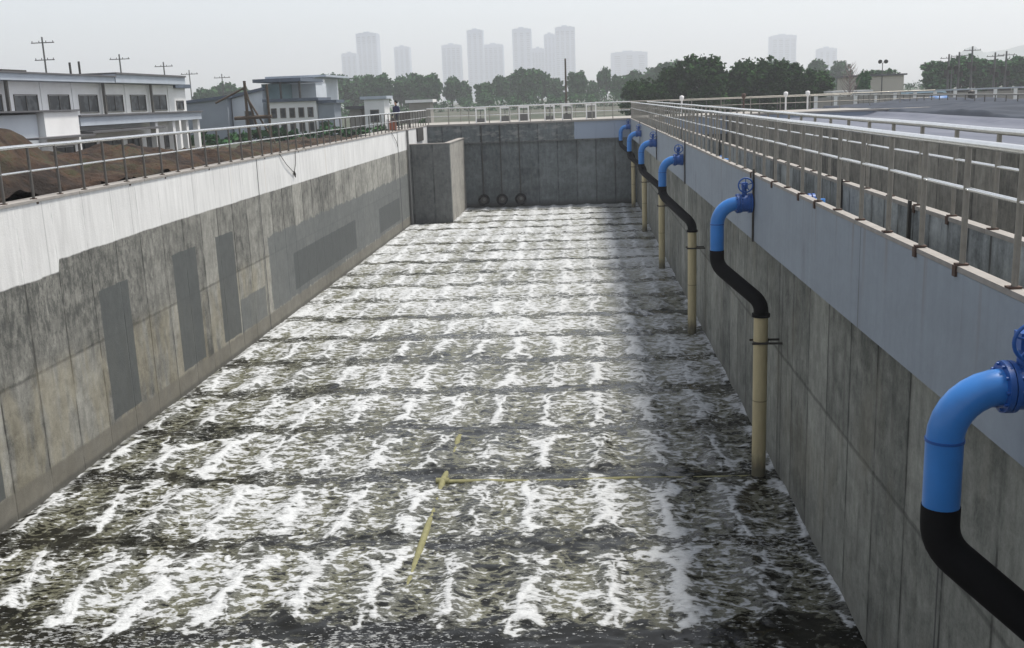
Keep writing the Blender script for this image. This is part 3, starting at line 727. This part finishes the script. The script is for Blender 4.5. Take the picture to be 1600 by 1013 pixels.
upole(-45, 85.7, GZ, 13.3, 'tallest utility pole with crossarms above the left end of the long building', 3)
upole(-45, 100.1, GZ, 12.46, 'second utility pole with one crossarm above the long building roof', 1)
upole(-45, 110.8, GZ, 12.07, 'thin utility pole above the right end of the long building', 1, r=.1)
upole(-45, 118, GZ, 11.4, 'faint thin pole just right of the small annex', 1, r=.08)
upole(-44, 126, GZ, 11.1, 'faint thin pole farther right, left of the first small tree', 1, r=.08)
upole(-1.95, 130, GZ, 11.4, 'lone dark bare pole in front of the centre tree line', 0, r=.16).children[0].data.materials[0] = M_wood
for x, zt, lb in ((44.2, 10.1, 'left pole of the right-hand transformer cluster'), (45.4, 10.3, 'middle pole of the right-hand transformer cluster'), (46.9, 10.9, 'tallest pole of the right-hand transformer cluster'),
                  (49.6, 10.1, 'left pole of the pair near the right edge'), (50.9, 10.2, 'right pole of the pair near the right edge')):
    upole(x, 130, GZ, zt, lb, 2, True, .15)
def lamp(x, y, zt, label):
    t = empty('floodlight', (x, y, GZ), label, 'floodlight')
    MB().tube([(0, 0, 0), (0, 0, zt - GZ)], [.09, .05], 8).build('pole', M_pole, t)
    MB().tube([(-.35, 0, zt - GZ + .2), (0, 0, zt - GZ - .1), (.35, 0, zt - GZ + .2)], .03, 6).build('bracket', M_dark, t)
    for s in (-1, 1): MB().tube([(s * .38, -.05, zt - GZ + .2), (s * .34, -.2, zt - GZ + .12)], [.2, .26], 12).build('lamp_head', M_dark, t)
lamp(36.4, 130, 9.4, 'twin headed floodlight on a thin mast above the beige building')
lamp(40.5, 118, 8.2, 'small single mast lamp right of the beige building')

# far right building, wall, odds and ends
b = empty('beige_building', (36, 131, GZ), 'beige flat roofed building with two dark doors at far right', 'building')
part(b, 'wall', simple('beige_wall', (.33, .31, .27), .85, 0, .12, .5), (33, 39, 130, 138, GZ, 7.85)); part(b, 'roof', M_dkroof, (32.7, 39.3, 129.7, 138.3, 7.86, 8.05))
for x in (33.15, 34.1): part(b, 'door', M_dark, (x, x + .6, 129.93, 129.99, 5.3, 6.8))
t = empty('parked_van', (38.0, 118, GZ), 'light blue and white van parked in front of the beige building', 'van')
vb = MB(); prof = [(-2.6, .4), (2.6, .4), (2.6, 1.0), (2.1, 1.25), (1.6, 1.95), (-2.6, 1.95)]
vb.add([(x, s, z) for s in (-.9, .9) for x, z in prof], [tuple(range(6)), tuple(range(6, 12))[::-1]] + [((i + 1) % 6, i, i + 6, (i + 1) % 6 + 6) for i in range(6)])
vb.build('body', simple('van_paint', (.3, .4, .46), .6), t); MB().box(-2.3, 1.4, -.91, -.902, 1.3, 1.75).build('window', M_glass, t)
for x in (-1.7, 1.7):
    for s in (-.8, .8): MB().tube([(x, s - .12, .35), (x, s + .12, .35)], .35, 16).build('wheel', M_black, t)
t = empty('storage_tank', (34.6, 104, GZ), 'small blue storage tank in front of the pale perimeter wall', 'tank')
MB().tube([(-.9, 0, 1.0), (-.8, 0, 1.0), (.8, 0, 1.0), (.9, 0, 1.0)], [.3, .55, .55, .3], 20).build('vessel', simple('tank_blue', (.05, .12, .27), .5), t); MB().box(-.6, -.4, -.4, .4, 0, .6).box(.4, .6, -.4, .4, 0, .6).build('saddle', M_dark, t)
t = empty('perimeter_wall', (40, 110, GZ), 'pale concrete perimeter wall with regular piers at far right', 'wall')
at(MB().box(24, 62, 110, 110.25, GZ, 5.75).build('panel', M_pave, t), t)
for k in range(20): at(MB().box(24 + 2 * k, 24.35 + 2 * k, 109.9, 110.0, GZ, 5.95).build('pier', M_white, t), t)
at(MB().box(23.9, 62.1, 109.85, 110.4, 5.96, 6.1).build('cap', M_roofedge, t), t)
t = empty('glare_block', (31, 121, GZ), 'low white block standing for a sun-glare patch beside the right end of the round dark trees', 'building')  # white walls put in for a patch of sun glare
part(t, 'wall', M_white, (28.5, 32.3, 120, 124, GZ, 6.1)); part(t, 'roof', M_white, (28.2, 32.6, 119.7, 124.3, 6.11, 6.3))
for x, y, h, lb in ((36.2, 100, 1.9, 'dark pump motor standing left of the pole clusters'), (42., 100, 1.7, 'dark pump motor below the transformer cluster'), (49., 100, 1.7, 'dark pump motor below the right edge pole pair')):
    t = empty('pump_motor', (x, y, GZ), lb, 'pump'); MB().tube([(0, 0, .3), (0, 0, h)], [.3, .3], 14).tube([(0, 0, h), (0, 0, h + .15)], [.32, .1], 14).build('motor', M_dark, t); MB().box(-.5, .5, -.4, .4, 0, .3).build('base', M_pave, t)
for i, x in enumerate((-6.8, -5.2, -3.9, -2.2, -1.0, .6)):
    t = empty('sluice_gate', (x, 69.5 + .6 * (i % 2), ZC - .06), ORD[i].capitalize().lower() + ' pale sluice gate frame from the left behind the end wall railing', 'gate', 'gate frames behind the end wall')
    MB().box(-.35, -.27, -.05, .05, 0, .9).box(.27, .35, -.05, .05, 0, .9).box(-.35, .35, -.05, .05, .9, 1.0).build('frame', M_white, t)
    MB().tube([(0, 0, .1), (0, 0, 1.2)], .03, 8).build('spindle', M_pole, t); MB().box(-.26, .26, -.02, .02, .05, .3 + .1 * (i % 3)).build('gate_leaf', M_pole, t)
for x, y, lb in ((7., 74, 'small white bollard lamp at the left foot of the dark trees'), (11.3, 74, 'small brown post by the yard railing'), (14.2, 74, 'left one of two small pale bollards in the yard'), (15.7, 74, 'right one of two small pale bollards in the yard')):
    t = MB().tube([(0, 0, 0), (0, 0, .9), (0, 0, 1.05), (0, 0, 1.25), (0, 0, 1.3)], [.06, .06, .15, .15, .05], 12).build('bollard', M_rust if 'brown' in lb else M_white, None, (x, y, ZC - .06)); tag(t, lb, 'bollard')

# ------------------------------------------------------------------ towers and hill
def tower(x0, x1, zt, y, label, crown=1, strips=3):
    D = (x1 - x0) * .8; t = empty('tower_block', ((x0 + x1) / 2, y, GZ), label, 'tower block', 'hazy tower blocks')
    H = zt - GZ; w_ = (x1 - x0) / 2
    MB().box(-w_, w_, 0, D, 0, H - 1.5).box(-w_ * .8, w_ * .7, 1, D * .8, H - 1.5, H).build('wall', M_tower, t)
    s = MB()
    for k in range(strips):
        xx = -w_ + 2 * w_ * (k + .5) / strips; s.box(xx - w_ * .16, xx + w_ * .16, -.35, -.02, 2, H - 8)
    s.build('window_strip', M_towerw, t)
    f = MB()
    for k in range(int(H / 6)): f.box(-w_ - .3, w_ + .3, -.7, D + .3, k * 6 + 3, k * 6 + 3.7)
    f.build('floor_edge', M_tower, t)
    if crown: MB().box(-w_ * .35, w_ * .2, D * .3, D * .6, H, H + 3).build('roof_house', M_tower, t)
TW = [(-345, -323, 80, 'low wide tower adjoining the left side of the leftmost tall tower'), (-322, -292, 107, 'leftmost tall hazy tower, broadest of the left towers'), (-268, -246, 86, 'narrow hazy tower standing alone right of the leftmost tall one'),
      (-199, -172, 86, 'pale tower just left of the tall thin central one'), (-162, -139, 105, 'tall thin hazy tower with stepped top'), (-139, -111, 84, 'shorter tower adjoining the right side of the tall thin one'),
      (-97, -70, 104, 'tall dark-topped hazy tower near the centre'), (-70, -52, 76, 'low link block between the two tall centre-right towers'), (-52, -36, 95, 'slim tower attached left of the broad rightmost centre tower'),
      (-36, -8, 104, 'broad rightmost tower of the centre cluster, behind the lone pole'), (43, 94, 66, 'wide low hazy block behind the tree with the tufted crown'), (267, 301, 80, 'hazy tower alone above the round dark trees'), (332, 357, 60, 'faint low tower right of the lone tower above the dark trees')]
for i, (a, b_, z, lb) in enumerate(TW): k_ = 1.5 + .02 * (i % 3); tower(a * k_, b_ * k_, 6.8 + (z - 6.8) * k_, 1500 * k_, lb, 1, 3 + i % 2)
def hillz(X, Y): return GZ + 78 * np.exp(-((X - 880) / 130) ** 2) * np.exp(-((Y - 2100) / 120) ** 2) * (1 + .35 * vnoise(X, Y, .02, 33)) + 45 * np.exp(-((X - 745) / 28) ** 2) * np.exp(-((Y - 2080) / 80) ** 2)
grid_mesh('hills', np.arange(560, 1300, 12), np.arange(1850, 2350, 14), lambda X, Y: hillz(X, Y) - 1, M_hill)

# ------------------------------------------------------------------ trees
def crown_mesh(name, lobes, n, size, mat, seed):
    r = np.random.default_rng(seed); tot = sum(l[3] * l[4] * l[5] for l in lobes); V = []; F = []
    for (cx, cy, cz, rx, ry, rz) in lobes:
        m = int(n * rx * ry * rz / tot); ncl = max(6, int(m / 26))
        d = r.normal(size=(ncl, 3)); d /= np.linalg.norm(d, axis=1)[:, None]; rad = r.random(ncl) ** .3
        cc_ = d * rad[:, None] * np.array([rx, ry, rz]) + np.array([cx, cy, cz])
        for c in cc_:
            k = 26; p = c + r.normal(size=(k, 3)) * np.array([rx, ry, rz]) * .13
            a = r.normal(size=(k, 3)); a /= np.linalg.norm(a, axis=1)[:, None]; b = np.cross(a, r.normal(size=(k, 3))); b /= np.linalg.norm(b, axis=1)[:, None]
            s = size * (.6 + r.random(k) * .8)[:, None]
            q = np.stack([p - a * s - b * s * .5, p + a * s - b * s * .5, p + a * s + b * s * .5, p - a * s + b * s * .5], 1)
            o = len(V) * 4; V.append(q.reshape(-1, 3))
    V = np.concatenate(V); nf = len(V) // 4
    me = bpy.data.meshes.new(name); me.from_pydata(V.tolist(), [], np.arange(nf * 4).reshape(-1, 4).tolist()); me.materials.append(mat); me.update(); return me
def trunk_mesh(name, h, r, limbs, seed):
    rr = random.Random(seed); m = MB().tube([(0, 0, -.5), (.05, 0, h * .3), (-.04, .05, h * .6), (0, 0, h)], [r * 1.3, r, r * .7, r * .2], 10)
    for k in range(limbs):
        a = rr.random() * 2 * PI; z = h * (.25 + .5 * rr.random()); L = h * .35
        m.tube([(0, 0, z), (math.cos(a) * L * .5, math.sin(a) * L * .5, z + L * .45), (math.cos(a) * L, math.sin(a) * L, z + L * .75)], [r * .5, r * .3, r * .08], 7)
    o = m.build(name, M_bark); me = o.data; bpy.data.objects.remove(o); return me
def lob(seed, n, R, zc, h):
    rr = random.Random(seed); L = [(0, 0, zc, R * .75, R * .75, h * .34)]
    for k in range(n):
        a = 2 * PI * k / n + rr.random(); L.append((math.cos(a) * R * .55, math.sin(a) * R * .55, zc + rr.uniform(-.28, .3) * h, R * rr.uniform(.35, .55), R * rr.uniform(.35, .55), h * rr.uniform(.16, .24)))
    return L
# unit trees are 8 m tall
PROTO = {}
for k, (nm, mat) in enumerate((('a', M_leafB), ('b', M_leafB), ('c', M_leafA), ('d', M_leafA), ('e', M_leafB))):
    R = (3.2, 2.3, 3.6, 3.0, 2.6)[k]; zc = (4.3, 4.6, 3.7, 3.8, 4.1)[k]; h = (7.2, 6.6, 9.2, 9.2, 7.6)[k]
    PROTO[nm] = (crown_mesh('crown', lob(k + 40, (9, 6, 12, 10, 7)[k], R, zc, h), (6500, 4500, 12000, 12000, 5500)[k], (.26, .26, .2, .2, .26)[k], mat, k), trunk_mesh('trunk', 6.6, .2, 6, k))
m_ = MB()
rr = random.Random(5)
m_.tube([(0, 0, -.3), (0, 0, 7.5)], [.14, .03], 8)
for k in range(60):
    z = .9 + k * .105; a = k * 2.4; L = 2.3 * (1 - abs(z - 3.4) / 6.5); m_.tube([(0, 0, z), (math.cos(a) * L * .55, math.sin(a) * L * .55, z + L * .55), (math.cos(a) * L * .8, math.sin(a) * L * .8, z + L * 1.0)], [.05, .035, .01], 5)
o_ = m_.build('x', simple('bare_twigs', (.16, .13, .12), .9)); BARE = o_.data; bpy.data.objects.remove(o_)
def tree(kind, x, y, ztop, wid, label, group, name='broadleaf_tree'):
    s = (ztop - GZ) / 8.0; t = empty(name, (x, y, GZ), label, 'tree', group, random.random() * 6.28, (s * wid * 1.18, s * wid * 1.18, s))
    if kind == 'x': o = bpy.data.objects.new('branches', BARE); C.objects.link(o); o.parent = t; return t
    cr, tr = PROTO[kind]
    for n_, me in (('crown', cr), ('trunk', tr)): o = bpy.data.objects.new(n_, me); C.objects.link(o); o.parent = t
    return t
# far line, given as x at y ~200 and top height
G1 = 'hazy trees in the far line'
FL = [(-73.5, 11.2, 1., 'small hazy tree right of the faint poles'), (-69.5, 12.7, 1.15, 'round hazy tree behind the blue-grey shed roof'), (-66, 11.6, 1.2, 'hazy tree between the shed and the canopy house'),
      (-49.5, 13.0, 1.1, 'leftmost tall hazy tree right of the white house'), (-46, 13.2, 1.1, 'hazy tree directly under the low wide tower'), (-42.8, 13.1, 1.05, 'hazy tree directly under the leftmost tall tower'), (-39.2, 12.6, 1.0, 'hazy tree ending the left clump, beside a gap of sky'),
      (-34.9, 12.6, .9, 'hazy tree under the lone narrow tower'), (-32.2, 13.2, 1.05, 'highest hazy tree just right of the lone narrow tower'), (-29.4, 12.2, 1.0, 'rounded hazy tree sloping down to the bright gap'),
      (-24.9, 12.1, .85, 'brighter green rounded tree below the pale tower'), (-22.6, 11.2, .85, 'low hazy tree below the tall thin tower'), (-18.6, 10.2, 1., 'lowest bushy tree in the dip below the shorter tower'),
      (-15.5, 11.9, .8, 'spiky topped hazy tree left of the tall centre tower'), (-13., 12.3, .9, 'hazy tree below the tall centre tower'), (-10.2, 12.6, .9, 'highest hazy tree below the low link block'), (-7.6, 12.2, .85, 'hazy tree below the slim attached tower'), (-5., 11.0, .9, 'low hazy tree just left of the lone dark pole'),
      (-.7, 11.6, .75, 'small round hazy tree just right of the lone dark pole'), (4.3, 12.7, .6, 'slim tree with tufted crown standing above its neighbours'), (2., 10.2, .9, 'low bush-like tree left of the slim tufted tree'),
      (7.4, 10.6, 1., 'low hazy tree right of the slim tufted tree'), (10.5, 11.9, 1., 'hazy tree rising towards the dark round trees'), (13.5, 12.4, 1.05, 'hazy tree directly behind the left dark tree'), (17., 12.9, 1., 'hazy tree peeping over the left dark trees'),
      (44.3, 12.6, .95, 'hazy grey tree right behind the last dark tree'), (48.2, 12.2, .9, 'spiky grey hazy tree before the beige building'), (36.6, 12.2, .9, 'hazy tree showing over the right dark trees')]
for i, (x, zt, wd, lb) in enumerate(FL): k_ = 1.42 + .06 * ((i * 7) % 3); tree('abe'[i % 3], x * k_, 200 * k_, 6.8 + (zt - 6.8) * k_, wd * 1.1 / 1.25, lb, G1)
G3 = 'hazy trees at the far right'
for i, (x, y, zt, wd, lb) in enumerate([(57.5, 172, 10.4, 1.1, 'pale hazy tree right of the beige building'), (62.3, 175, 11.7, 1.25, 'big domed hazy tree left of the transformer poles'), (66.2, 178, 10.4, 1.1, 'hazy tree behind the left transformer pole'),
      (70.6, 178, 11.3, 1.15, 'domed hazy tree behind the tallest transformer pole'), (75.3, 182, 10., 1.1, 'hazy tree between the two pole groups'), (79.5, 180, 10.2, 1.1, 'hazy tree behind the right edge pole pair'), (84.2, 180, 11.6, 1.1, 'tall hazy tree touching the right edge'), (88, 180, 11, 1.1, 'last hazy tree cut by the right edge'),
      (53, 190, 9.6, 1.2, 'low hazy trees seen over the roof of the beige building')]): tree('ab'[i % 2], x, y, zt, wd, lb, G3)
G2 = 'dark round trees right of centre'
for i, (x, y, zt, wd, lb) in enumerate([(7.2, 131, 9.0, .9, 'small dark tree at the left end of the dark group'), (10.9, 130, 10.3, .95, 'dark round tree, first large one from the left'), (14.6, 128, 11.6, 1.0, 'highest dark tree with a pointed top'), (17.6, 131, 9.6, .85, 'dark tree in the shallow dip of the group'),
      (21., 129, 11.0, 1.0, 'dark tree right of the dip in the group'), (24.2, 128, 10.3, 1.0, 'second dark round tree from the right'), (27.2, 128, 9.3, 1.0, 'rightmost dark round tree sloping to the ground'), (9.0, 127, 8.2, 1.1, 'low dark bush in front of the left dark trees')]): tree('cd'[i % 2], x, y, zt, wd, lb, G2, 'dark_tree')
tree('x', 29.6, 118, 9.4, .85, 'bare grey-brown twiggy tree by the low white block', None, 'bare_tree')
tree('b', 33.2, 126, 9.0, .5, 'small leaning tree beside the bare twiggy tree', None, 'small_tree')

rU = np.random.default_rng(77); lobes_ = []
for x in np.arange(-120, 150, 5.): lobes_.append((x, 255 + rU.random() * 20 - (60 if x > 90 else 0), GZ + .8, 4.2, 3, 1.6 + rU.random() * 2.2))
lobes_ += [(x, 84 + rU.random() * 4, GZ + .2, 1.8, 1.5, .5 + rU.random() * .8) for x in np.arange(-40, -13, 1.6)]
lobes_ += [(x, 134 + rU.random() * 3, GZ + .8, 2.2, 1.5, 1.6 + rU.random()) for x in np.arange(6, 29, 1.8)]
ug = bpy.data.objects.new('undergrowth', crown_mesh('undergrowth', lobes_, 26000, .24, M_leafB, 9)); C.objects.link(ug)
tag(ug, 'low green scrub along the foot of the distant trees', 'scrub', kind='stuff')

# ------------------------------------------------------------------ haze
hz_ = MB().box(-2430, 2430, -2430, 2430, -3, 130).build('haze', None)
hm = bpy.data.materials.new('haze_air'); hm.use_nodes = True; t_ = hm.node_tree; t_.nodes.clear()
pv = t_.nodes.new('ShaderNodeVolumePrincipled'); pv.inputs['Color'].default_value = (.93, .95, 1, 1); pv.inputs['Density'].default_value = .00064; pv.inputs['Anisotropy'].default_value = .35
mo = t_.nodes.new('ShaderNodeOutputMaterial'); t_.links.new(pv.outputs[0], mo.inputs['Volume'])
hz_.data.materials.clear(); hz_.data.materials.append(hm); hz_['kind'] = 'stuff'
